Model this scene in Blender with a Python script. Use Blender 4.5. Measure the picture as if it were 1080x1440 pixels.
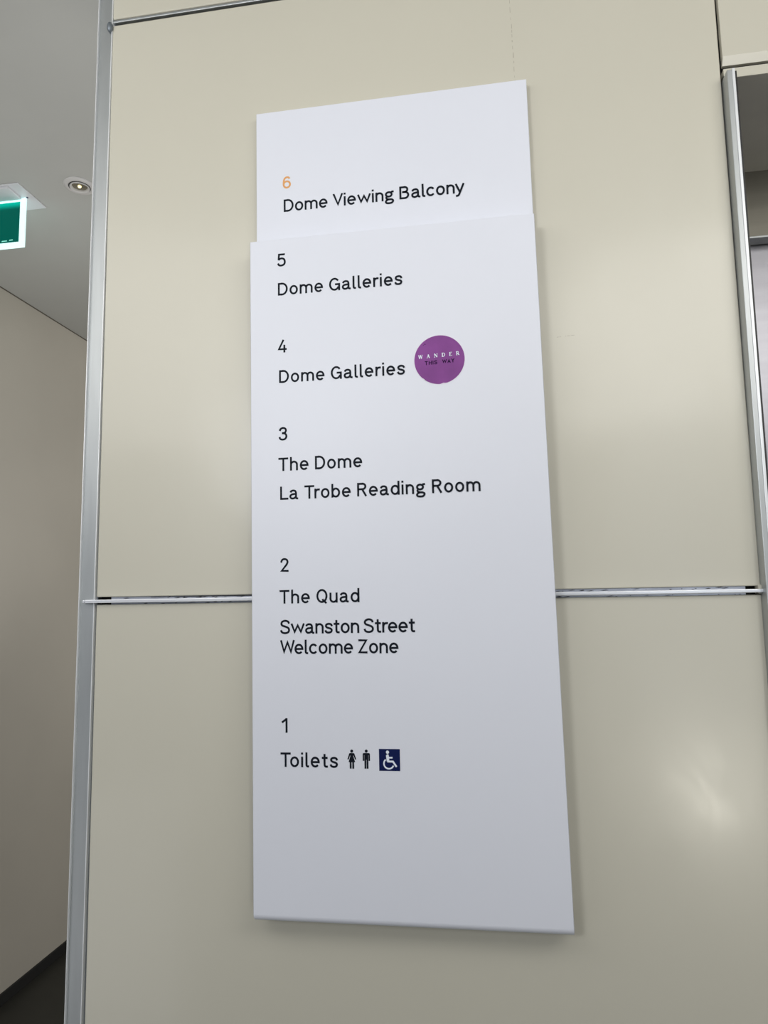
import bpy, bmesh, math, random
from mathutils import Vector, Matrix
C = bpy.context.scene
for o in list(bpy.data.objects):
    bpy.data.objects.remove(o, do_unlink=True)
random.seed(4)
E = 1.548                       # eye height of the camera above the floor (m)
CEIL = E + 1.300

# ------------------------------------------------------------------ camera
cd = bpy.data.cameras.new('camera')
cam = bpy.data.objects.new('camera', cd)
C.collection.objects.link(cam)
right = Vector((0.98808, 0.15228, -0.02255)); up = Vector((0.04043, -0.11449, 0.99260))
fwd = Vector((-0.14858, 0.98168, 0.11931))
cam.matrix_world = Matrix(((right.x, up.x, -fwd.x, 0.0), (right.y, up.y, -fwd.y, -1.2),
                           (right.z, up.z, -fwd.z, E), (0, 0, 0, 1)))
cd.sensor_fit = 'VERTICAL'
cd.sensor_height = 36.0
cd.lens = 36.0 * 977.2 / 1440.0
cd.clip_start = 0.02
C.camera = cam

# ------------------------------------------------------------------ world, lights, exposure
w = bpy.data.worlds.new('world'); C.world = w; w.use_nodes = True
bg = w.node_tree.nodes['Background']
bg.inputs[0].default_value = (0.80, 0.88, 1.0, 1)
bg.inputs[1].default_value = 0.20
C.view_settings.view_transform = 'Standard'
C.view_settings.look = 'None'
C.view_settings.exposure = 0.06
C.view_settings.gamma = 1.0
C.view_settings.use_curve_mapping = False

def area(name, loc, target, sx, sy, power, col, spread=180):
    l = bpy.data.lights.new(name, 'AREA'); l.shape = 'RECTANGLE'
    l.size = sx; l.size_y = sy; l.energy = power; l.color = col; l.spread = math.radians(spread)
    o = bpy.data.objects.new(name, l); C.collection.objects.link(o)
    o.location = loc
    o.rotation_euler = (Vector(target) - Vector(loc)).to_track_quat('-Z', 'Y').to_euler()
    return o
area('ceiling_panel_light', (-0.9, -1.15, CEIL - 0.25), (-0.55, 0.0, E + 0.75), 2.0, 1.0, 10.2, (1.0, 0.98, 0.94))
area('upper_right_fill', (1.0, -1.35, CEIL - 0.22), (0.55, 0.0, E + 0.70), 1.5, 0.9, 14.5, (1.0, 0.98, 0.94))  # second unseen light, added to brighten the upper right of the wall
area('left_window_daylight', (-1.05, -2.8, E + 0.80), (-0.1, 0.0, E + 0.3), 0.50, 0.45, 16.5, (0.94, 0.96, 1.0))
area('tall_window_daylight', (1.38, -4.0, E + 0.30), (0.3, 0.0, E + 0.20), 0.7, 2.4, 6, (0.86, 0.93, 1.0))
area('low_highlight_fill', (1.45, -4.0, E - 1.33), (0.34, 0.0, E - 0.31), 0.42, 0.46, 12.5, (1.0, 0.96, 0.84))  # unseen area light added for the warm highlight low on the right panel
area('lobby_fill', (-1.9, -1.5, E - 1.2), (-1.3, -0.1, CEIL), 1.2, 1.2, 3.5, (0.97, 0.98, 1.0))  # added fill near the lobby floor, lifts the corridor ceiling
area('corridor_ceiling_fill', (-0.9, 0.9, E - 0.9), (-1.0, 0.5, CEIL), 0.5, 0.7, 7.8, (1.0, 0.99, 0.97), 120)  # added lamp hidden behind the cream wall, brightens the corridor ceiling
area('corridor_end_light', (0.6, 3.6, E + 0.3), (-1.95, 2.0, E + 0.3), 1.2, 1.8, 36, (1.0, 0.96, 0.88))

# ------------------------------------------------------------------ materials
def mat(name, col, rough=0.5, metal=0.0, coat=0.0, coat_rough=0.1, bump=0.0, bscale=200, var=0.0, vscale=4.0,
        emit=None, estr=0.0, spec=0.5, stretch=None, rvar=0.0):
    m = bpy.data.materials.new(name); m.use_nodes = True
    nt = m.node_tree; b = nt.nodes['Principled BSDF']
    b.inputs['Base Color'].default_value = (*col, 1)
    b.inputs['Roughness'].default_value = rough
    b.inputs['Metallic'].default_value = metal
    b.inputs['Coat Weight'].default_value = coat
    b.inputs['Coat Roughness'].default_value = coat_rough
    b.inputs['Specular IOR Level'].default_value = spec
    tc = nt.nodes.new('ShaderNodeTexCoord')
    mp = nt.nodes.new('ShaderNodeMapping'); nt.links.new(tc.outputs['Object'], mp.inputs[0])
    if stretch: mp.inputs['Scale'].default_value = stretch
    n = nt.nodes.new('ShaderNodeTexNoise'); n.inputs['Scale'].default_value = vscale; n.inputs['Detail'].default_value = 5
    nt.links.new(mp.outputs[0], n.inputs['Vector'])
    mr = nt.nodes.new('ShaderNodeMapRange')
    mr.inputs[1].default_value = 0.3; mr.inputs[2].default_value = 0.7
    mr.inputs[3].default_value = 1 - var; mr.inputs[4].default_value = 1 + var
    nt.links.new(n.outputs[0], mr.inputs[0])
    mx = nt.nodes.new('ShaderNodeVectorMath'); mx.operation = 'SCALE'
    mx.inputs[0].default_value = col
    nt.links.new(mr.outputs[0], mx.inputs['Scale']); nt.links.new(mx.outputs[0], b.inputs['Base Color'])
    if rvar:
        r2 = nt.nodes.new('ShaderNodeMapRange'); r2.inputs[1].default_value = 0.3; r2.inputs[2].default_value = 0.7
        r2.inputs[3].default_value = rough - rvar; r2.inputs[4].default_value = rough + rvar
        nt.links.new(n.outputs[0], r2.inputs[0]); nt.links.new(r2.outputs[0], b.inputs['Roughness'])
    if bump:
        n2 = nt.nodes.new('ShaderNodeTexNoise'); n2.inputs['Scale'].default_value = bscale; n2.inputs['Detail'].default_value = 3
        nt.links.new(mp.outputs[0], n2.inputs['Vector'])
        bp = nt.nodes.new('ShaderNodeBump'); bp.inputs['Strength'].default_value = bump; bp.inputs['Distance'].default_value = 0.001
        nt.links.new(n2.outputs[0], bp.inputs['Height']); nt.links.new(bp.outputs[0], b.inputs['Normal'])
    if emit:
        b.inputs['Emission Color'].default_value = (*emit, 1); b.inputs['Emission Strength'].default_value = estr
    return m
M = {}
M['panel'] = mat('cream_lacquer', (0.62, 0.595, 0.50), 0.36, coat=0.62, coat_rough=0.17, bump=0.10, bscale=14, var=0.012, vscale=3)
nt = M['panel'].node_tree                         # wiped and handled lacquer: patchy sheen
tc = nt.nodes.new('ShaderNodeTexCoord'); mp = nt.nodes.new('ShaderNodeMapping'); nt.links.new(tc.outputs['Object'], mp.inputs[0])
mp.inputs['Rotation'].default_value = (0, 0.5, 0); mp.inputs['Scale'].default_value = (2.2, 1, 0.8)
n = nt.nodes.new('ShaderNodeTexNoise'); n.inputs['Scale'].default_value = 4; n.inputs['Detail'].default_value = 7; n.inputs['Distortion'].default_value = 1.2
nt.links.new(mp.outputs[0], n.inputs['Vector'])
mr = nt.nodes.new('ShaderNodeMapRange'); mr.inputs[1].default_value = 0.35; mr.inputs[2].default_value = 0.65
mr.inputs[3].default_value = 0.14; mr.inputs[4].default_value = 0.24
nt.links.new(n.outputs[0], mr.inputs[0]); nt.links.new(mr.outputs[0], nt.nodes['Principled BSDF'].inputs['Coat Roughness'])
M['alu'] = mat('satin_aluminium', (0.48, 0.50, 0.505), 0.46, metal=0.8, var=0.05, vscale=6, stretch=(8, 8, 1))
M['dark_alu'] = mat('dull_dark_aluminium', (0.22, 0.25, 0.28), 0.45, metal=0.6, var=0.05)
M['alu_highlight'] = mat('aluminium_edge_highlight', (0.86, 0.88, 0.90), 0.35, metal=0.25, var=0.03)  # paler aluminium: bright edge reflections put into the colour
M['rail'] = mat('bright_rail', (0.86, 0.88, 0.93), 0.22, metal=0.35, var=0.02)
M['backing_strip'] = mat('scuffed_metal_strip', (0.62, 0.64, 0.72), 0.3, metal=0.5, var=0.18, vscale=30, stretch=(1, 1, 8))
M['black'] = mat('black_void', (0.012, 0.012, 0.012), 0.6, var=0.1)
M['dark_edge'] = mat('dull_black', (0.02, 0.02, 0.02), 0.5, var=0.1)
M['plaster'] = mat('painted_plaster', (0.455, 0.46, 0.44), 0.75, bump=0.12, bscale=160, var=0.03, vscale=3)
M['plaster_wall'] = mat('painted_corridor_wall', (0.47, 0.44, 0.385), 0.6, bump=0.12, bscale=160, var=0.04, vscale=2)
M['floor'] = mat('dark_floor', (0.018, 0.018, 0.014), 0.5, var=0.3, vscale=5)
M['skirting'] = mat('black_skirting', (0.004, 0.004, 0.004), 0.6, var=0.1)
M['sign'] = mat('white_sign_lacquer', (0.77, 0.79, 0.865), 0.42, bump=0.03, bscale=30, var=0.008, vscale=4)
M['vinyl'] = mat('navy_black_vinyl', (0.006, 0.009, 0.016), 0.6, var=0.05, spec=0.12)
M['orange'] = mat('orange_vinyl', (0.74, 0.36, 0.12), 0.5, var=0.05)
M['navy'] = mat('navy_blue_vinyl', (0.003, 0.010, 0.075), 0.5, var=0.05, spec=0.15)
M['white'] = mat('white_vinyl', (0.80, 0.86, 0.95), 0.5, var=0.02)
M['purple'] = mat('purple_sticker', (0.235, 0.060, 0.275), 0.55, spec=0.25, bump=0.15, bscale=60, var=0.12, vscale=25)
M['pink_rim'] = mat('pale_rim', (0.78, 0.70, 0.82), 0.5, var=0.02)
M['plum_ink'] = mat('dark_plum_ink', (0.02, 0.003, 0.04), 0.6, var=0.05, spec=0.1)
M['steel'] = mat('brushed_steel', (0.33, 0.325, 0.35), 0.36, metal=0.9, var=0.06, vscale=5, stretch=(1, 1, 8), bump=0.05, bscale=40)
M['steel_dark'] = mat('dark_brushed_steel', (0.20, 0.19, 0.16), 0.40, metal=0.9, var=0.08, vscale=5, stretch=(1, 1, 8))
M['soffit'] = mat('soffit_metal', (0.90, 0.86, 0.74), 0.5, metal=0.0, var=0.10, vscale=4)
M['exit_white'] = mat('exit_diffuser', (0.8, 0.9, 0.9), 0.4, emit=(0.55, 0.97, 0.93), estr=0.85)
M['exit_green'] = mat('exit_green_face', (0.0, 0.10, 0.075), 0.25, emit=(0.0, 0.15, 0.11), estr=0.30, spec=0.1)
M['joint_line'] = mat('shadow_joint', (0.10, 0.09, 0.07), 0.7)
M['exit_mark'] = mat('exit_small_print', (0.3, 0.7, 0.6), 0.4, emit=(0.12, 0.55, 0.45), estr=0.8)
M['exit_plate'] = mat('exit_plate_white', (0.66, 0.67, 0.70), 0.4, var=0.02)
M['lamp_ring'] = mat('lamp_ring_white', (0.56, 0.55, 0.54), 0.5, var=0.02)
M['lamp_inner'] = mat('lamp_reflector', (0.30, 0.28, 0.22), 0.25, metal=0.8)
M['lamp_glow'] = mat('lamp_glow', (1, 0.9, 0.6), 0.4, emit=(1.0, 0.86, 0.45), estr=1.5)

# ------------------------------------------------------------------ helpers
def obj(name, bm, m, parent=None, smooth=False, label=None, cat=None, kind=None, group=None, recalc=True):
    if recalc: bmesh.ops.recalc_face_normals(bm, faces=bm.faces)
    me = bpy.data.meshes.new(name); bm.to_mesh(me); bm.free()
    me.materials.append(m)
    if smooth:
        for p in me.polygons: p.use_smooth = True
    o = bpy.data.objects.new(name, me); C.collection.objects.link(o)
    if parent: o.parent = parent
    for k, v in (('label', label), ('category', cat), ('kind', kind), ('group', group)):
        if v: o[k] = v
    return o
def empty(name, loc, label=None, cat=None, kind=None):
    o = bpy.data.objects.new(name, None); C.collection.objects.link(o); o.location = loc; o.empty_display_size = 0.05
    for k, v in (('label', label), ('category', cat), ('kind', kind)):
        if v: o[k] = v
    return o
def hexa(bm, pts, bevel=0.0, seg=2):
    """pts: 8 corners, bottom 4 then top 4, both in the same turning order"""
    v = [bm.verts.new(p) for p in pts]
    fs = [bm.faces.new([v[i] for i in f]) for f in ((0,1,2,3), (7,6,5,4), (0,4,5,1), (1,5,6,2), (2,6,7,3), (3,7,4,0))]
    if bevel:
        es = {e for f in fs for e in f.edges}
        bmesh.ops.bevel(bm, geom=list(es), offset=bevel, segments=seg, affect='EDGES', profile=0.5)
    return bm
def box(x0, x1, y0, y1, z0, z1, bevel=0.0, bm=None, seg=2):
    bm = bm or bmesh.new()
    return hexa(bm, [(x0,y0,z0),(x1,y0,z0),(x1,y1,z0),(x0,y1,z0),(x0,y0,z1),(x1,y0,z1),(x1,y1,z1),(x0,y1,z1)], bevel, seg)
def slab(quad, y0, y1, bevel=0.0, bm=None, seg=2):
    """quad: (x,z) of bottom-left, bottom-right, top-right, top-left; y0 front, y1 back"""
    bm = bm or bmesh.new()
    bl, br, tr, tl = quad
    return hexa(bm, [(bl[0],y0,bl[1]),(br[0],y0,br[1]),(br[0],y1,br[1]),(bl[0],y1,bl[1]),
                     (tl[0],y0,tl[1]),(tr[0],y0,tr[1]),(tr[0],y1,tr[1]),(tl[0],y1,tl[1])], bevel, seg)
def lathe(prof, n=40, axis_loc=(0,0,0)):
    bm = bmesh.new(); rings = []
    for r, z in prof:
        rings.append([bm.verts.new((axis_loc[0]+r*math.cos(2*math.pi*i/n), axis_loc[1]+r*math.sin(2*math.pi*i/n), axis_loc[2]+z)) for i in range(n)])
    for a, b in zip(rings, rings[1:]):
        for i in range(n):
            bm.faces.new((a[i], a[(i+1)%n], b[(i+1)%n], b[i]))
    return bm
def flat(bm, poly, y, t):
    """a flat film with outline poly [(x,z)], front face at y, thickness t"""
    a = [bm.verts.new((x, y, z)) for x, z in poly]
    b = [bm.verts.new((x, y + t, z)) for x, z in poly]
    bm.faces.new(a); bm.faces.new(b[::-1])
    n = len(poly)
    for i in range(n): bm.faces.new((a[i], b[i], b[(i+1)%n], a[(i+1)%n]))
    return bm

# ------------------------------------------------------------------ the setting
FX0, FX1, FY0, FY1 = -1.952, 3.2, -6.0, 6.0
obj('floor', box(FX0 - 4, FX1, FY0, FY1, -0.10, 0.0), M['floor'], kind='structure')
obj('ceiling', box(FX0 - 4, FX1, FY0, FY1, CEIL, CEIL + 0.10), M['plaster'], kind='structure')
obj('wall_left', box(FX0 - 0.12, FX0, -0.3, FY1, 0.0, CEIL), M['plaster_wall'], kind='structure')
obj('baseboard_left', box(FX0, FX0 + 0.008, -0.3, FY1, 0.0, 0.044, 0.001), M['skirting'], kind='structure')
obj('ceiling_shade_line', box(FX0, FX0 + 0.004, -0.3, FY1, CEIL - 0.003, CEIL), M['joint_line'], kind='structure')  # dark strip: shade of the wall-ceiling corner put in as colour
obj('wall_end', box(FX0, FX1, FY1, FY1 + 0.12, 0.0, CEIL), M['plaster_wall'], kind='structure')

def jz(x):   # slope of the joint between the panel rows
    return -0.0062 * (x + 0.15)
def XL(z): return -0.7236 + 0.0022 * z       # left edge of the cream panels (z from eye height)
def XR(z): return 0.4268 + 0.0078 * z
back = obj('wall_back', box(-0.735, 0.428, 0.024, 0.30, 0.0, CEIL), M['black'], kind='structure')
def cladding(z0, z1, zf0=None, zf1=None, parent=back, x0=None, x1=None, y0=0.0, y1=0.0235):
    xl0, xl1 = (XL(z0), XL(z1)) if x0 is None else (x0, x0)
    xr0, xr1 = (XR(z0), XR(z1)) if x1 is None else (x1, x1)
    a = zf0 or (lambda x: z0); b = zf1 or (lambda x: z1)
    return obj('cladding_panel', slab([(xl0, E+a(xl0)), (xr0, E+a(xr0)), (xr1, E+b(xr1)), (xl1, E+b(xl1))], y0, y1, 0.0022, seg=3), M['panel'], parent)
cladding(1.1862, CEIL - E - 0.002)
mainp = cladding(0.0055, 1.1722, zf0=lambda x: 0.0055 + jz(x))
cladding(-1.180, -0.0085, zf1=lambda x: -0.0085 + jz(x))
cladding(-1.548, -1.194)
# horizontal joints: scuffed metal strip deep in the gap, bright rail in front, end cap
def rail(zc, x0, x1, sl, h, y0, y1, name='joint_rail', m='rail', bev=0.0012):
    return obj(name, slab([(x0, E+zc-h+sl(x0)), (x1, E+zc-h+sl(x1)), (x1, E+zc+h+sl(x1)), (x0, E+zc+h+sl(x0))], y0, y1, bev), M[m], back)
zero = lambda x: 0.0
rail(-0.0017, -0.6984, 0.4059, jz, 0.0068, 0.008, 0.0235, 'joint_strip', 'backing_strip', 0)
rail(-0.0023, -0.7415, 0.4335, jz, 0.0029, -0.010, 0.006)
rail(-0.0023, -0.7465, -0.7425, jz, 0.0026, -0.009, 0.004, 'end_cap')
rail(-0.0023, 0.434, 0.437, jz, 0.0026, -0.009, 0.004, 'end_cap', 'dark_edge', 0)
rail(1.1820, -0.726, 0.4335, zero, 0.0028, 0.001, 0.012, m='alu')
for zz in (1.1795, -1.187):
    rail(zz, -0.700, 0.406, zero, 0.0050, 0.019, 0.0235, 'joint_strip', 'black', 0)
rail(-1.187, -0.745, 0.4335, zero, 0.0029, -0.010, 0.006)
# scuffs on the strip in the middle joint
bm = bmesh.new()
for i in range(70):
    x = random.choice([random.uniform(-0.60, -0.40), random.uniform(0.10, 0.40), random.uniform(-0.68, 0.40)])
    top = random.random() < 0.6
    z = E - 0.0017 + jz(x) + (random.uniform(0.0035, 0.0062) if top else random.uniform(-0.0066, -0.0045))
    l = random.uniform(0.001, 0.007); h = random.uniform(0.0003, 0.0009)
    flat(bm, [(x-l, z-h*0.3), (x-l*0.2, z-h), (x+l, z-h*0.2), (x+l*0.3, z+h)], 0.0074, 0.0004)
o = obj('scuff_marks', bm, M['dark_edge'], back); o['kind'] = 'stuff'
bm = bmesh.new()
slab([(-0.62, E-0.0017+0.0052+jz(-0.62)), (-0.40, E-0.0017+0.0048+jz(-0.40)), (-0.40, E-0.0017+0.0066+jz(-0.40)), (-0.62, E-0.0017+0.0060+jz(-0.62))], 0.0072, 0.0076, bm=bm)
obj('dark_residue', bm, M['dark_edge'], back)
# cream bracket behind the rail at the right end of the gap
obj('bracket', box(0.4215, 0.446, -0.004, 0.012, E - 0.0105, E + 0.0035), M['panel'], back)
# hairline crack in the upper panel and a fine scratch
bm = bmesh.new()
z = 1.168
while z > 0.925:
    h = random.uniform(0.003, 0.012)
    x = 0.0772 + (1.10 - z) * 0.019 + random.uniform(-0.0005, 0.0005)
    wd = random.uniform(0.0002, 0.0006)
    flat(bm, [(x-wd, E+z-h), (x+wd, E+z-h), (x+wd*0.8, E+z), (x-wd*0.8, E+z)], -0.0002, 0.0004)
    z -= h + random.uniform(0.002, 0.010)
o = obj('paint_crack', bm, mat('crack_dirt', (0.36, 0.33, 0.27), 0.7), mainp); o['label'] = 'fine broken hairline crack in the paint'
bm = bmesh.new()
for x0, x1 in ((0.1300, 0.1335), (0.1345, 0.1370), (0.1440, 0.1455), (0.1475, 0.1530), (0.1545, 0.1600)):
    z0 = E + 0.4400 + (x0 - 0.13) * 0.05
    flat(bm, [(x0, z0-0.0003), (x1, z0+0.0001), (x1, z0+0.0005), (x0, z0+0.0003)], -0.0002, 0.0004)
o = obj('scratch', bm, mat('scratch_dirt', (0.34, 0.31, 0.26), 0.7), mainp); o['label'] = 'short grey scratch'

# aluminium corner profile closing the left end of the cream wall
t1 = empty('trim_1', (-0.74, 0, 0), kind='structure')
def lean(z): return 0.0048 * z
def post(x0, x1, y0, y1, z0, z1, m, name, parent, bev=0.0, f=lean, seg=2):
    o = obj(name, slab([(x0+f(z0), E+z0), (x1+f(z0), E+z0), (x1+f(z1), E+z1), (x0+f(z1), E+z1)], y0, y1, bev, seg=seg), M[m], parent)
    o.matrix_parent_inverse = Matrix.Translation(-Vector(parent.location))
    return o
post(-0.7560, -0.7290, 0.001, 0.31, -E, CEIL-E-0.001, 'alu', 'flat_cover', t1)
post(-0.7578, -0.7560, -0.004, 0.31, -E, CEIL-E-0.001, 'alu_highlight', 'outer_lip', t1, 0.0010, seg=3)
post(-0.7285, -0.7265, -0.002, 0.02, -E, CEIL-E-0.001, 'alu_highlight', 'inner_bead', t1, 0.0007, seg=3)
post(-0.7260, -0.7243, 0.006, 0.02, -E, CEIL-E-0.001, 'dark_alu', 'shadow_gap', t1)
# small metal blob where the upper rail meets the trim
bm = bmesh.new(); bmesh.ops.create_uvsphere(bm, u_segments=16, v_segments=10, radius=1)
for v in bm.verts: v.co = Vector((v.co.x*0.0058-0.7252, v.co.y*0.007-0.003, v.co.z*0.0115+E+1.1665))
obj('rail_end', bm, M['dark_alu'], back, smooth=True)

# lift doorway on the right
lf = empty('door_1', (0.95, 0.15, 0), kind='structure')
def lpart(name, bm, m, label=None, parent=lf, smooth=False):
    o = obj(name, bm, M[m], parent, smooth, label)
    if parent is lf: o.matrix_parent_inverse = Matrix.Translation(-Vector(lf.location))
    return o
fin = lambda z: 0.0105 * z
post(0.4262, 0.4350, -0.024, 0.02, -E, 0.884, 'alu', 'jamb_fin', lf, 0.0012, fin)
post(0.4346, 0.4392, -0.0245, 0.02, -E, 0.886, 'alu_highlight', 'jamb_highlight', lf, 0.0006, fin)  # pale strip added in place of a reflection along the jamb
post(0.4393, 0.4434, -0.020, 0.02, -E, 0.8835, 'dark_edge', 'black_strip', lf, 0.0, fin)  # dull black strip along the right of the fin
lpart('reveal', box(0.452, 0.462, 0.02, 0.40, 0, E + 0.8857), 'steel')
lpart('reveal', box(1.50, 1.51, 0.0, 0.40, 0, E + 0.8857), 'steel')
lpart('soffit', box(0.4385, 1.51, 0.0, 0.301, E + 0.8857, E + 0.893), 'soffit', 'dark bronze-grey soffit plate')
lpart('head_strip', box(0.4385, 1.51, -0.001, 0.02, E + 0.8858, E + 0.9034), 'panel', 'cream strip over the opening')
lpart('header', box(0.46, 1.51, 0.301, 0.33, E + 0.738, E + 0.8857), 'steel_dark')
lpart('header_lip', box(0.46, 1.51, 0.298, 0.33, E + 0.734, E + 0.738, 0.0005), 'alu')
for x0, x1 in ((0.46, 0.984), (0.987, 1.51)):
    lpart('door_leaf', box(x0, x1, 0.335, 0.37, 0.01, E + 0.74, 0.001), 'steel')
lpart('sill', box(0.46, 1.51, 0.0, 0.40, 0.0, 0.008), 'alu')
# wall over and beyond the lift
wr = obj('wall_right', box(0.4395, 2.6, 0.006, 0.298, E + 0.9035, CEIL), M['black'], kind='structure')
cp = obj('cladding_panel', slab([(0.4372, E+0.9235), (1.60, E+0.9235), (1.60, CEIL-0.002), (0.4385, CEIL-0.002)], -0.006, 0.0055, 0.0008), M['panel'], wr)
obj('sloped_lip', hexa(bmesh.new(), [(0.4372,0.000,E+0.9098),(1.60,0.000,E+0.9098),(1.60,0.0055,E+0.9098),(0.4372,0.0055,E+0.9098),
                                     (0.4378,-0.006,E+0.9235),(1.60,-0.006,E+0.9235),(1.60,0.0055,E+0.9235),(0.4378,0.0055,E+0.9235)]), M['panel'], cp)
obj('wall_side', box(1.515, 2.6, 0.0, 0.30, 0.0, E + 0.9034), M['panel'], kind='structure')

# ------------------------------------------------------------------ stroke lettering
H = 0.071
def arc(cx, cy, rx, ry, a0, a1, n=None):
    n = n or max(3, int(abs(a1 - a0) / 12))
    return [(cx + rx*math.cos(math.radians(a0+(a1-a0)*i/n)), cy + ry*math.sin(math.radians(a0+(a1-a0)*i/n))) for i in range(n+1)]
def sm(p, closed=False, k=6):
    """smooth curve through the points (Catmull-Rom)"""
    out = []; n = len(p)
    g = (lambda i: p[i % n]) if closed else (lambda i: p[max(0, min(n-1, i))])
    for i in range(n if closed else n-1):
        a, b, c, d = g(i-1), g(i), g(i+1), g(i+2)
        for j in range(k):
            t = j / k
            out.append(tuple(0.5*((2*b[q]) + (-a[q]+c[q])*t + (2*a[q]-5*b[q]+4*c[q]-d[q])*t*t + (-a[q]+3*b[q]-3*c[q]+d[q])*t**3) for q in (0, 1)))
    if not closed: out.append(p[-1])
    return out
def CL(p): return ('closed', p)
XH = 0.73; xt = XH - H; ct = 1 - H
arch = lambda x0, x1: [(x0, 0.36)] + arc((x0+x1)/2, 0.445, (x1-x0)/2, xt-0.445, 180, 0) + [(x1, 0)]
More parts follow.
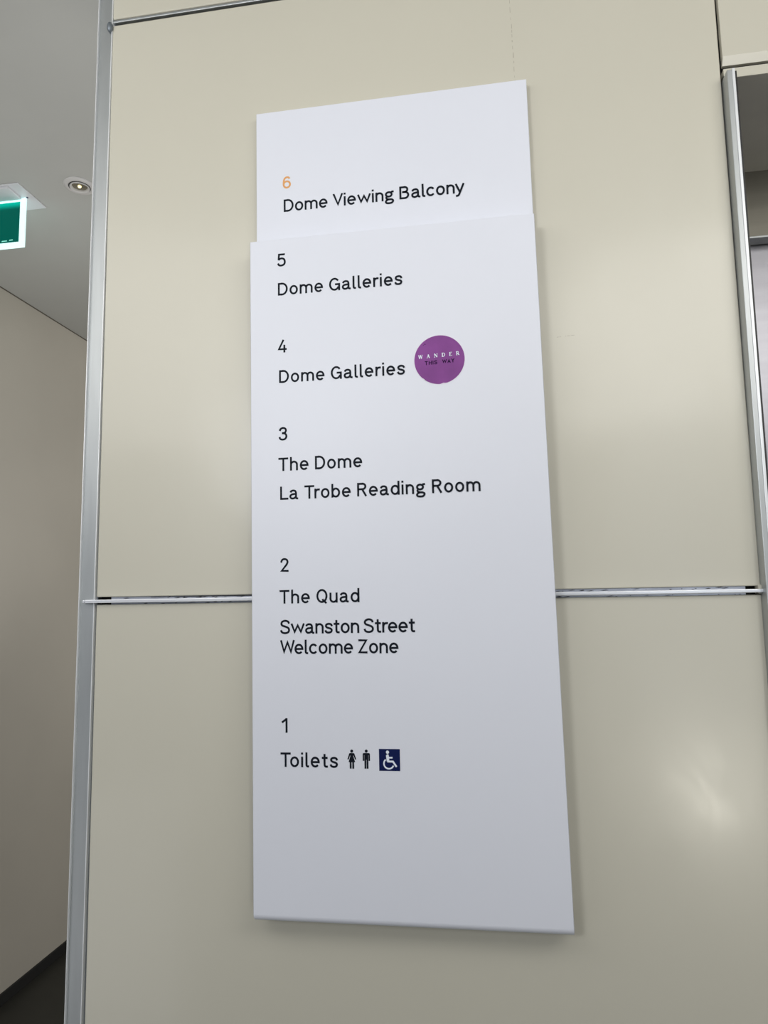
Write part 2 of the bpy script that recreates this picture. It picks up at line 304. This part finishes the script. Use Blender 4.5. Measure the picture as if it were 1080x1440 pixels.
G = {
 'D': (0.72, [CL([(H,H),(H,ct),(0.30,ct)] + arc(0.30,0.5,0.355,0.435,90,-90) + [(0.30,H)])]),
 'o': (0.60, [CL(arc(0.30,0.365,0.235,0.30,0,345,23))]),
 'm': (0.94, [[(H,0),(H,XH)], arch(H,0.47), arch(0.47,0.875)]),
 'e': (0.61, [arc(0.305,0.365,0.24,0.30,0,318), [(0.07,0.365),(0.61,0.365)]]),
 'V': (0.74, [[(0.06,1),(0.37,0.09),(0.68,1)]]),
 'i': (0.14, [[(0.07,0),(0.07,XH)], [(0.07,0.87),(0.07,1.01)]]),
 'w': (0.96, [[(0.055,XH),(0.265,0.09),(0.48,0.64),(0.695,0.09),(0.905,XH)]]),
 'n': (0.56, [[(H,0),(H,XH)], arch(H,0.495)]),
 'g': (0.63, [CL(arc(0.275,0.49,0.20,0.175,0,345,23)), [(0.40,0.60),(0.48,0.68),(0.62,0.70)],
              sm([(0.16,0.36),(0.10,0.24),(0.14,0.14),(0.28,0.10),(0.44,0.09),(0.55,0.02),(0.56,-0.08),(0.46,-0.18),(0.28,-0.205),(0.11,-0.17),(0.065,-0.07),(0.13,0.04),(0.24,0.095)])]),
 'B': (0.68, [CL([(H,H),(H,ct),(0.34,ct)] + arc(0.36,0.74,0.20,0.195,90,-90) + [(0.20,0.545),(0.36,0.545)] + arc(0.38,0.305,0.235,0.24,90,-90))]),
 'a': (0.62, [sm([(0.08,0.52),(0.13,0.62),(0.27,0.665),(0.41,0.62),(0.465,0.48),(0.465,0.28),(0.475,0.12),(0.53,0.065),(0.62,0.065)]),
              sm([(0.465,0.41),(0.34,0.395),(0.20,0.375),(0.09,0.31),(0.065,0.20),(0.13,0.09),(0.25,0.065),(0.38,0.11),(0.465,0.22)])]),
 'l': (0.25, [sm([(H,1.02),(H,0.80),(H,0.5),(H,0.22),(0.085,0.11),(0.15,0.065),(0.25,0.065)])]),
 'c': (0.57, [arc(0.305,0.365,0.24,0.30,38,322)]),
 'y': (0.64, [[(0.055,XH),(0.33,0.05)], [(0.59,XH),(0.30,-0.02)] + sm([(0.30,-0.02),(0.24,-0.15),(0.17,-0.20),(0.05,-0.205)])]),
 'G': (0.78, [arc(0.385,0.5,0.32,0.435,38,332), [(0.42,0.49),(0.715,0.49),(0.715,0)]]),
 'r': (0.38, [[(H,0),(H,XH)], sm([(H,0.38),(0.11,0.55),(0.21,0.645),(0.38,0.655)])]),
 's': (0.53, [sm([(0.485,0.50),(0.42,0.63),(0.27,0.67),(0.12,0.62),(0.085,0.51),(0.15,0.42),(0.27,0.375),(0.41,0.32),(0.465,0.22),(0.41,0.10),(0.26,0.058),(0.11,0.10),(0.04,0.22)])]),
 'T': (0.70, [[(0,ct),(0.70,ct)], [(0.35,0),(0.35,ct)]]),
 'h': (0.56, [[(H,0),(H,1.02)], arch(H,0.495)]),
 'L': (0.59, [[(H,1),(H,H),(0.59,H)]]),
 'b': (0.60, [[(H,0),(H,1.02)], CL(arc(0.305,0.365,0.235,0.30,0,345,23))]),
 'd': (0.60, [[(0.535,0),(0.535,1.02)], CL(arc(0.295,0.365,0.235,0.30,0,345,23))]),
 'R': (0.68, [[(H,0),(H,ct),(0.36,ct)] + arc(0.37,0.73,0.205,0.205,90,-90) + [(0.36,0.525),(H,0.525)], [(0.35,0.525),(0.62,0)]]),
 'Q': (0.77, [CL(arc(0.385,0.5,0.32,0.435,0,345,23)), [(0.42,0.27),(0.47,0.18),(0.60,0.07),(0.70,-0.03)]]),
 'u': (0.56, [[(H,XH),(H,0.28)] + arc(0.28,0.28,0.215,0.22,180,340), [(0.495,XH),(0.495,0)]]),
 'S': (0.68, [sm([(0.61,0.73),(0.54,0.87),(0.34,0.94),(0.15,0.87),(0.085,0.74),(0.14,0.61),(0.34,0.525),(0.54,0.43),(0.61,0.28),(0.54,0.12),(0.34,0.06),(0.13,0.12),(0.055,0.28)])]),
 't': (0.39, [sm([(0.18,0.93),(0.18,0.6),(0.18,0.25),(0.20,0.12),(0.27,0.068),(0.39,0.07)]), [(0,xt),(0.38,xt)]]),
 'W': (1.02, [[(0.06,1),(0.27,0.09),(0.51,0.92),(0.75,0.09),(0.96,1)]]),
 'Z': (0.66, [[(0.04,ct),(0.59,ct),(0.075,H),(0.64,H)]]),
 '6': (0.61, [CL(arc(0.305,0.33,0.24,0.265,0,345,23)), sm([(0.51,0.80),(0.43,0.91),(0.30,0.935),(0.16,0.86),(0.085,0.68),(0.065,0.48),(0.065,0.33)])]),
 '5': (0.60, [[(0.54,ct),(0.12,ct),(0.095,0.50)] , sm([(0.085,0.50),(0.18,0.59),(0.32,0.62),(0.47,0.55),(0.535,0.36),(0.48,0.15),(0.29,0.065),(0.12,0.11),(0.05,0.25)])]),
 '4': (0.66, [[(0.43,1.0),(0.075,0.26),(0.66,0.26)], [(0.49,0.60),(0.49,0)]]),
 '3': (0.59, [sm([(0.07,0.72),(0.13,0.87),(0.29,0.935),(0.45,0.88),(0.50,0.73),(0.42,0.58),(0.22,0.54)]),
              sm([(0.22,0.54),(0.44,0.50),(0.53,0.32),(0.46,0.13),(0.28,0.065),(0.11,0.12),(0.05,0.27)])]),
 '2': (0.58, [sm([(0.07,0.68),(0.13,0.86),(0.29,0.935),(0.46,0.87),(0.51,0.70),(0.44,0.52)]) + [(0.075,H),(0.58,H)]]),
 '1': (0.42, [[(0.05,0.70),(0.35,0.94)], [(0.355,1.0),(0.355,0)]]),
 'H': (0.70, [[(H,0),(H,1)], [(0.635,0),(0.635,1)], [(H,0.5),(0.635,0.5)]]),
 'I': (0.13, [[(H,0),(H,1)]]),
 'A': (0.74, [[(0.06,0),(0.37,0.91),(0.68,0)], [(0.17,0.28),(0.57,0.28)]]),
 'Y': (0.70, [[(0.06,1),(0.35,0.48)], [(0.64,1),(0.35,0.48),(0.35,0)]]),
}
# a small serif capital alphabet: strokes carry their own width
SG = {
 'W': (1.15, [([(0.10,1),(0.34,0.06)],.16), ([(0.36,0.0),(0.58,0.92)],.07), ([(0.56,1),(0.80,0.06)],.16), ([(0.82,0),(1.05,1)],.07), ([(0,.98),(0.25,.98)],.06), ([(0.44,.98),(0.68,.98)],.06), ([(0.95,.98),(1.15,.98)],.06)]),
 'A': (0.90, [([(0.14,0),(0.44,1)],.07), ([(0.44,0.98),(0.74,0)],.17), ([(0.24,0.34),(0.60,0.34)],.07), ([(0.02,.03),(0.27,.03)],.06), ([(0.60,.03),(0.90,.03)],.06)]),
 'N': (0.95, [([(0.15,0),(0.15,1)],.08), ([(0.15,0.96),(0.80,0.04)],.18), ([(0.80,0),(0.80,1)],.08), ([(0,.03),(0.30,.03)],.06), ([(0,.97),(0.22,.97)],.06), ([(0.65,.97),(0.95,.97)],.06)]),
 'D': (0.90, [([(0.18,0),(0.18,1)],.16), ([(0.0,0.96),(0.36,0.96)] + arc(0.38,0.5,0.42,0.46,90,-90) + [(0.0,0.04)],.12)]),
 'E': (0.74, [([(0.18,0),(0.18,1)],.16), ([(0.0,.97),(0.66,.97),(0.66,.78)],.07), ([(0.18,.5),(0.52,.5)],.07), ([(0.0,.03),(0.70,.03),(0.70,.24)],.07)]),
 'R': (0.90, [([(0.18,0),(0.18,1)],.16), ([(0.0,.97),(0.36,.97)] + arc(0.38,0.74,0.24,0.22,90,-90) + [(0.18,.52)],.10), ([(0.40,.52),(0.74,0.04)],.17), ([(0.0,.03),(0.34,.03)],.06), ([(0.70,.03),(0.90,.03)],.06)]),
}
def stroke(bm, pts, wdt, closed, f, y, t):
    p = [Vector(q) for q in pts]
    q = [p[0]]
    for a in p[1:]:
        if (a - q[-1]).length > 1e-4: q.append(a)
    if closed and (q[0] - q[-1]).length < 1e-4: q.pop()
    n = len(q); h = wdt / 2; L = []; R = []
    for i in range(n):
        a = q[(i-1) % n] if (closed or i > 0) else None
        b = q[(i+1) % n] if (closed or i < n-1) else None
        d0 = (q[i]-a).normalized() if a is not None else None
        d1 = (b-q[i]).normalized() if b is not None else None
        if d0 is None: d0 = d1
        if d1 is None: d1 = d0
        nn = Vector((-(d0+d1).y, (d0+d1).x)); nn = nn.normalized() if nn.length > 1e-6 else Vector((-d0.y, d0.x))
        c = max(0.25, nn.dot(Vector((-d0.y, d0.x))))
        k = h / c
        if c > 0.6:
            L.append(q[i] + nn*k); R.append(q[i] - nn*k)
        else:                    # sharp turn: blunt outer corner, full inner corner
            left_turn = d0.x*d1.y - d0.y*d1.x > 0
            lim = h * 1.30; inner = h / c
            if left_turn: L.append(q[i] + nn*inner); R.append(q[i] - nn*lim)
            else: L.append(q[i] + nn*lim); R.append(q[i] - nn*inner)
    def V3(v, yy):
        x, z = f(v.x, v.y); return bm.verts.new((x, yy, z))
    LF = [V3(v, y) for v in L]; RF = [V3(v, y) for v in R]
    LB = [V3(v, y+t) for v in L]; RB = [V3(v, y+t) for v in R]
    for i in range(n if closed else n-1):
        j = (i+1) % n
        bm.faces.new((RF[i], RF[j], LF[j], LF[i]))
        bm.faces.new((LF[i], LF[j], LB[j], LB[i])); bm.faces.new((RB[i], RB[j], RF[j], RF[i]))
    if not closed:
        bm.faces.new((LF[0], LB[0], RB[0], RF[0])); bm.faces.new((RF[-1], RB[-1], LB[-1], LF[-1]))
KERN = {('B','a'):0.05, ('e','w'):0.0, ('T','o'):-0.20, ('T','r'):-0.14, ('V','i'):-0.06, ('W','e'):-0.12, ('r','o'):-0.06, ('L','a'):-0.06, ('T','h'):-0.02, ('r','e'):-0.08,
        ('S','w'):-0.03, ('w','a'):-0.05, ('w','i'):-0.03, ('n','y'):-0.08, ('l','e'):-0.05, ('l','c'):-0.05, ('l','l'):-0.03, ('r','i'):-0.05, ('A','Y'):-0.05, ('W','A'):-0.05}
def write(text, x0, x1, z, cap, y, m, parent, name='lettering', label=None, weight=2*H, font=G, space=0.18, dz=0.0, t=0.00025):
    ws = 0; n = 0; prev = None; gx = 1.06 if font is G else 1.0
    for ch in text:
        if ch == ' ': ws += space; prev = None; continue
        ws += font[ch][0] * gx + KERN.get((prev, ch), 0); n += 1; prev = ch
    cap_n = len(text) - 1
    tr = ((x1 - x0)/cap - ws) / cap_n if cap_n else 0
    bm = bmesh.new(); cx = 0; prev = None; k = 0
    for ch in text:
        if ch == ' ': cx += space + tr; prev = None; continue
        cx += KERN.get((prev, ch), 0)
        f = lambda a, b, cx=cx: (x0 + (a+cx)*cap, E + z + b*cap + dz*(a+cx)*cap/(x1-x0))
        w0 = font[ch][0]
        for s in font[ch][1]:
            closed = False; wd = weight
            if font is SG: s, wd = s; wd = wd * 1.35
            elif isinstance(s, tuple): closed = True; s = s[1]
            if font is G: s = [(H + (a - H) * (w0 * gx - 2*H) / (w0 - 2*H) if w0 > 0.3 else a, b) for a, b in s]
            stroke(bm, s, wd, closed, f, y - 0.00002 * k, t); k += 1
        cx += font[ch][0] * gx + tr; prev = ch
    return obj(name, bm, M[m], parent, recalc=False, label=label)

# ------------------------------------------------------------------ the directory sign
sg = empty('directory_sign', (-0.155, 0.0, E - 0.52), 'tall white wall directory sign listing floors 6 to 1 in dark lettering', 'sign')
def keep(o, p=sg):
    o.matrix_parent_inverse = Matrix.Translation(-Vector(p.location)); return o
YU = -0.0189; YM = -0.0489
upper = keep(obj('back_plate', slab([(-0.4045, E-0.500), (0.1000, E-0.500), (0.0988, E+0.9202), (-0.4088, E+0.9202)], YU, -0.0002, 0.0013, seg=3), M['sign'], sg, label='set-back upper white plate for level 6'))
# front plate: folded front with a rounded bottom edge
bm = bmesh.new()
def xl(z): return -0.4104 + (0.6455 - z) * 0.00524
def xr(z): return 0.0981 + (0.6455 - z) * 0.00456
prof = [(YU + 0.0002, 0.6458), (YM + 0.0012, 0.6458), (YM + 0.0004, 0.6454), (YM, 0.6446)]
R0 = 0.0125; ZB = -0.5215
for i in range(9):
    a = math.radians(90 * i / 8)
    prof.append((YM + R0 - R0*math.cos(a), ZB + R0 - R0*math.sin(a)))
prof.append((YU + 0.0002, ZB))
EB = 0.0013
cols = []
for k, (xf, ins) in enumerate(((xl, 0), (xl, EB), (xr, -EB), (xr, 0))):
    col = []
    for (yy, zz) in prof:
        off = EB if (k in (0, 3) and yy < YU) else 0
        col.append(bm.verts.new((xf(zz) + ins, yy + off, E + zz)))
    cols.append(col)
n = len(prof)
for a, b in zip(cols, cols[1:]):
    for i in range(n-1): bm.faces.new((a[i], a[i+1], b[i+1], b[i]))
for c in (cols[0], cols[3]): bm.faces.new(c)
bm.faces.new((cols[0][0], cols[1][0], cols[2][0], cols[3][0], cols[3][-1], cols[2][-1], cols[1][-1], cols[0][-1]))
front = keep(obj('front_plate', bm, M['sign'], sg, label='large front plate with rounded bottom edge'))
bv = front.modifiers.new('n', 'WEIGHTED_NORMAL')
for p in front.data.polygons: p.use_smooth = len(p.vertices) == 4
front.data.set_sharp_from_angle(angle=math.radians(40))

yU = YU - 0.0003; yM = YM - 0.0003
CP = 0.0236
write('6', -0.3566, -0.3415, 0.7613, 0.0238, yU, 'orange', upper, label='orange level number 6')
write('Dome Viewing Balcony', -0.3551, -0.0193, 0.7149, 0.0246, yU, 'vinyl', upper)
for tx, x0, x1, z, cp in (('5', -.3586, -.3429, .5932, .0243), ('Dome Galleries', -.3578, -.1328, .5385, CP), ('4', -.3587, -.3414, .4321, .0234),
        ('Dome Galleries', -.3563, -.1325, .3767, .0232), ('3', -.3572, -.3420, .2730, .0238), ('The Dome', -.3582, -.2102, .2188, .0235),
        ('La Trobe Reading Room', -.3555, -.0116, .1683, .0232), ('2', -.3559, -.3411, .0438, .0236), ('The Quad', -.3573, -.2192, -.0099, .0230),
        ('Swanston Street', -.3564, -.1272, -.0608, .0236), ('Welcome Zone', -.3566, -.1555, -.0944, .0233), ('1', -.3554, -.3447, -.2227, .0236),
        ('Toilets', -.3569, -.2601, -.2776, .0232)):
    write(tx, x0, x1, z, cp, yM, 'vinyl', front, space=0.15 if tx in ('Swanston Street', 'Welcome Zone') else 0.18)

# pictograms
def circ(cx, cz, r, n=24, a0=0, a1=360): return [(cx + r*math.cos(math.radians(a0+(a1-a0)*i/n)), cz + r*math.sin(math.radians(a0+(a1-a0)*i/n))) for i in range(n)]
def picto(polys, x0, z0, s, name, label, m='vinyl', y=yM):
    bm = bmesh.new()
    for p in polys: flat(bm, [(x0 + a*s, E + z0 + b*s) for a, b in p], y, 0.00025)
    return obj(name, bm, M[m], front, label=label)
S = 0.0302
woman = [circ(0.245, 0.915, 0.080),
         [(0.14,0.815),(0.35,0.815),(0.385,0.79),(0.485,0.50),(0.475,0.475),(0.435,0.470),(0.41,0.50),(0.335,0.70),(0.325,0.66),(0.425,0.34),
          (0.365,0.34),(0.365,0.0),(0.265,0.0),(0.265,0.33),(0.225,0.33),(0.225,0.0),(0.125,0.0),(0.125,0.34),(0.065,0.34),(0.165,0.66),(0.155,0.70),
          (0.08,0.50),(0.055,0.470),(0.015,0.475),(0.005,0.50),(0.105,0.79)]]
man = [circ(0.205, 0.915, 0.080),
       [(0.08,0.815),(0.33,0.815),(0.38,0.80),(0.405,0.75),(0.405,0.42),(0.385,0.405),(0.335,0.405),(0.325,0.42),(0.325,0.70),(0.312,0.70),
        (0.312,0.0),(0.215,0.0),(0.215,0.46),(0.195,0.46),(0.195,0.0),(0.098,0.0),(0.098,0.70),(0.085,0.70),(0.085,0.42),(0.075,0.405),(0.02,0.405),(0.005,0.42),(0.005,0.75),(0.03,0.80)]]
picto(woman, -0.2440, -0.2787, S, 'woman_symbol', 'black figure in a dress')
picto(man, -0.2187, -0.2784, S, 'man_symbol', 'black standing figure')
bx0, bz0, bs = -0.1916, -0.2814, 0.0343
picto([[(0,0),(1,0),(1,1),(0,1)]], bx0, bz0, bs, 'access_tile', 'navy blue square')
bpy.data.objects['access_tile'].data.materials[0] = M['navy']
bm = bmesh.new()
fa = lambda a, b: (bx0 + a*bs, E + bz0 + b*bs)
flat(bm, [fa(a, b) for a, b in circ(0.41, 0.855, 0.075)], yM - 0.0002, 0.0002)
stroke(bm, [(0.41,0.755),(0.435,0.43),(0.66,0.43),(0.83,0.19)], 0.085, False, fa, yM - 0.00020, 0.0002)
stroke(bm, [(0.40,0.72),(0.43,0.44)], 0.13, False, fa, yM - 0.00023, 0.0002)
stroke(bm, [(0.44,0.605),(0.645,0.605)], 0.075, False, fa, yM - 0.00026, 0.0002)
stroke(bm, arc(0.465, 0.335, 0.235, 0.235, 130, 338), 0.07, False, fa, yM - 0.00029, 0.0002)
obj('wheelchair_symbol', bm, M['white'], front, recalc=False, label='white wheelchair user symbol')

# round purple sticker on the front plate
scx, scz = -0.0725, E + 0.3982
st = empty('sticker', (scx, YM, scz), 'round purple sticker reading WANDER THIS WAY beside Dome Galleries on level 4', 'sticker')
def disc(r, chip=True):
    p = []
    for i in range(96):
        a = 2*math.pi*i/96; rr = r
        d = math.degrees(a)
        if chip and 272 < d < 283: rr = r - 0.0014 * math.sin(math.radians((d-272)/11*180))
        if chip and 227 < d < 236: rr = r - 0.0006
        p.append((scx + rr*math.cos(a), scz + rr*math.sin(a)))
    return p
bm = bmesh.new(); flat(bm, disc(0.0436, False), YM - 0.0003, 0.0002); keep(obj('paper_rim', bm, M['pink_rim'], st), st)
bm = bmesh.new(); flat(bm, disc(0.0429), YM - 0.0005, 0.0003)
face = keep(obj('purple_face', bm, M['purple'], st), st)
write('WANDER', -0.1084, -0.0378, 0.4016, 0.0066, YM - 0.0007, 'white', face, label='white serif WANDER', font=SG, dz=0.0020, t=0.0001)
write('THIS WAY', -0.0975, -0.0471, 0.3899, 0.0068, YM - 0.0007, 'plum_ink', face, label='dark plum THIS WAY', weight=0.19, space=0.8, dz=0.0018, t=0.0001)
for (x, z, l, h) in ((-0.0965, 0.4272, 0.0022, 0.0005), (-0.0990, 0.4255, 0.0012, 0.0004), (-0.0975, 0.3640, 0.0016, 0.0005)):
    bm = bmesh.new()
    flat(bm, [(x-l, E+z), (x, E+z-h), (x+l, E+z-h*0.6), (x, E+z+h)], YM - 0.0007, 0.0002)
    obj('scuff', bm, M['plum_ink'], face)

# ------------------------------------------------------------------ exit sign hanging from the corridor ceiling
ex = empty('exit_sign', (-1.62, 0.70, CEIL), 'illuminated green exit sign under white ceiling plate in left corridor', 'sign')
kx = lambda o: keep(o, ex)
kx(obj('ceiling_plate', box(-1.86, -1.403, 0.628, 0.770, CEIL - 0.004, CEIL - 0.0003, 0.001), M['exit_plate'], ex))
kx(obj('housing', box(-1.82, -1.4405, 0.634, 0.698, CEIL - 0.012, CEIL - 0.004, 0.002), M['exit_plate'], ex))
hs = kx(obj('diffuser', box(-1.84, -1.4290, 0.7005, 0.708, CEIL - 0.170, CEIL - 0.0045, 0.0008), M['exit_white'], ex, label='glowing white edge of the sign'))
kx(obj('green_face', box(-1.822, -1.4465, 0.6985, 0.7000, CEIL - 0.153, CEIL - 0.018), M['exit_green'], ex, label='backlit green face'))
bm = bmesh.new()
for (x0, x1, z) in ((-1.4790, -1.4655, -0.1460), (-1.5060, -1.4860, -0.1475), (-1.5300, -1.5110, -0.1480)):
    flat(bm, [(x0, CEIL+z-0.0018), (x1, CEIL+z-0.0012), (x1-0.001, CEIL+z+0.0016), (x0+0.002, CEIL+z+0.0016)], 0.6980, 0.0004)
kx(obj('small_marks', bm, M['exit_mark'], ex, label='pale green marks along the bottom'))
bm = lathe([(0.0, -0.0062), (0.0026, -0.0062), (0.0032, -0.0052), (0.0032, -0.004)], 16, (-1.424, 0.702, CEIL))
kx(obj('screw', bm, mat('screw_blue_grey', (0.10, 0.12, 0.18), 0.4, metal=0.5), ex, smooth=True))

nt = M['exit_green'].node_tree                    # the backlight is hottest along the top tube
tc = nt.nodes.new('ShaderNodeTexCoord'); sx = nt.nodes.new('ShaderNodeSeparateXYZ'); nt.links.new(tc.outputs['Object'], sx.inputs[0])
mr = nt.nodes.new('ShaderNodeMapRange'); mr.interpolation_type = 'SMOOTHERSTEP'
mr.inputs[1].default_value = CEIL - 0.046; mr.inputs[2].default_value = CEIL - 0.016
mr.inputs[3].default_value = 0.30; mr.inputs[4].default_value = 3.0
nt.links.new(sx.outputs['Z'], mr.inputs[0]); nt.links.new(mr.outputs[0], nt.nodes['Principled BSDF'].inputs['Emission Strength'])

# ------------------------------------------------------------------ recessed downlight
dl = empty('downlight', (-1.228, 0.680, CEIL), 'small round recessed downlight in the corridor ceiling beside the cream wall', 'ceiling light')
kd = lambda o: keep(o, dl)
kd(obj('trim_ring', lathe([(0.030, -0.0005), (0.031, -0.0045), (0.034, -0.0062), (0.041, -0.0055), (0.047, -0.0020), (0.0475, -0.0003)], 48, (-1.228, 0.680, CEIL)), M['lamp_ring'], dl, smooth=True))
kd(obj('groove', lathe([(0.0335, -0.0010), (0.0325, -0.0062), (0.0300, -0.0062), (0.0290, -0.0010)], 48, (-1.228, 0.680, CEIL)), M['dark_edge'], dl, smooth=True))
kd(obj('lamp_holder', lathe([(0.030, -0.0010), (0.0295, -0.0085), (0.0285, -0.0092), (0.0225, -0.0015), (0.0225, -0.0010)], 48, (-1.2285, 0.6815, CEIL)), M['lamp_ring'], dl, smooth=True))
kd(obj('reflector', lathe([(0.0285, -0.0010), (0.020, -0.0012), (0.012, -0.0022), (0.0, -0.0022)], 40, (-1.228, 0.680, CEIL)), M['lamp_inner'], dl, smooth=True))
kd(obj('bulb', lathe([(0.0, -0.0075), (0.0035, -0.0068), (0.0052, -0.0048), (0.0055, -0.0022)], 24, (-1.228, 0.680, CEIL)), M['lamp_glow'], dl, smooth=True))
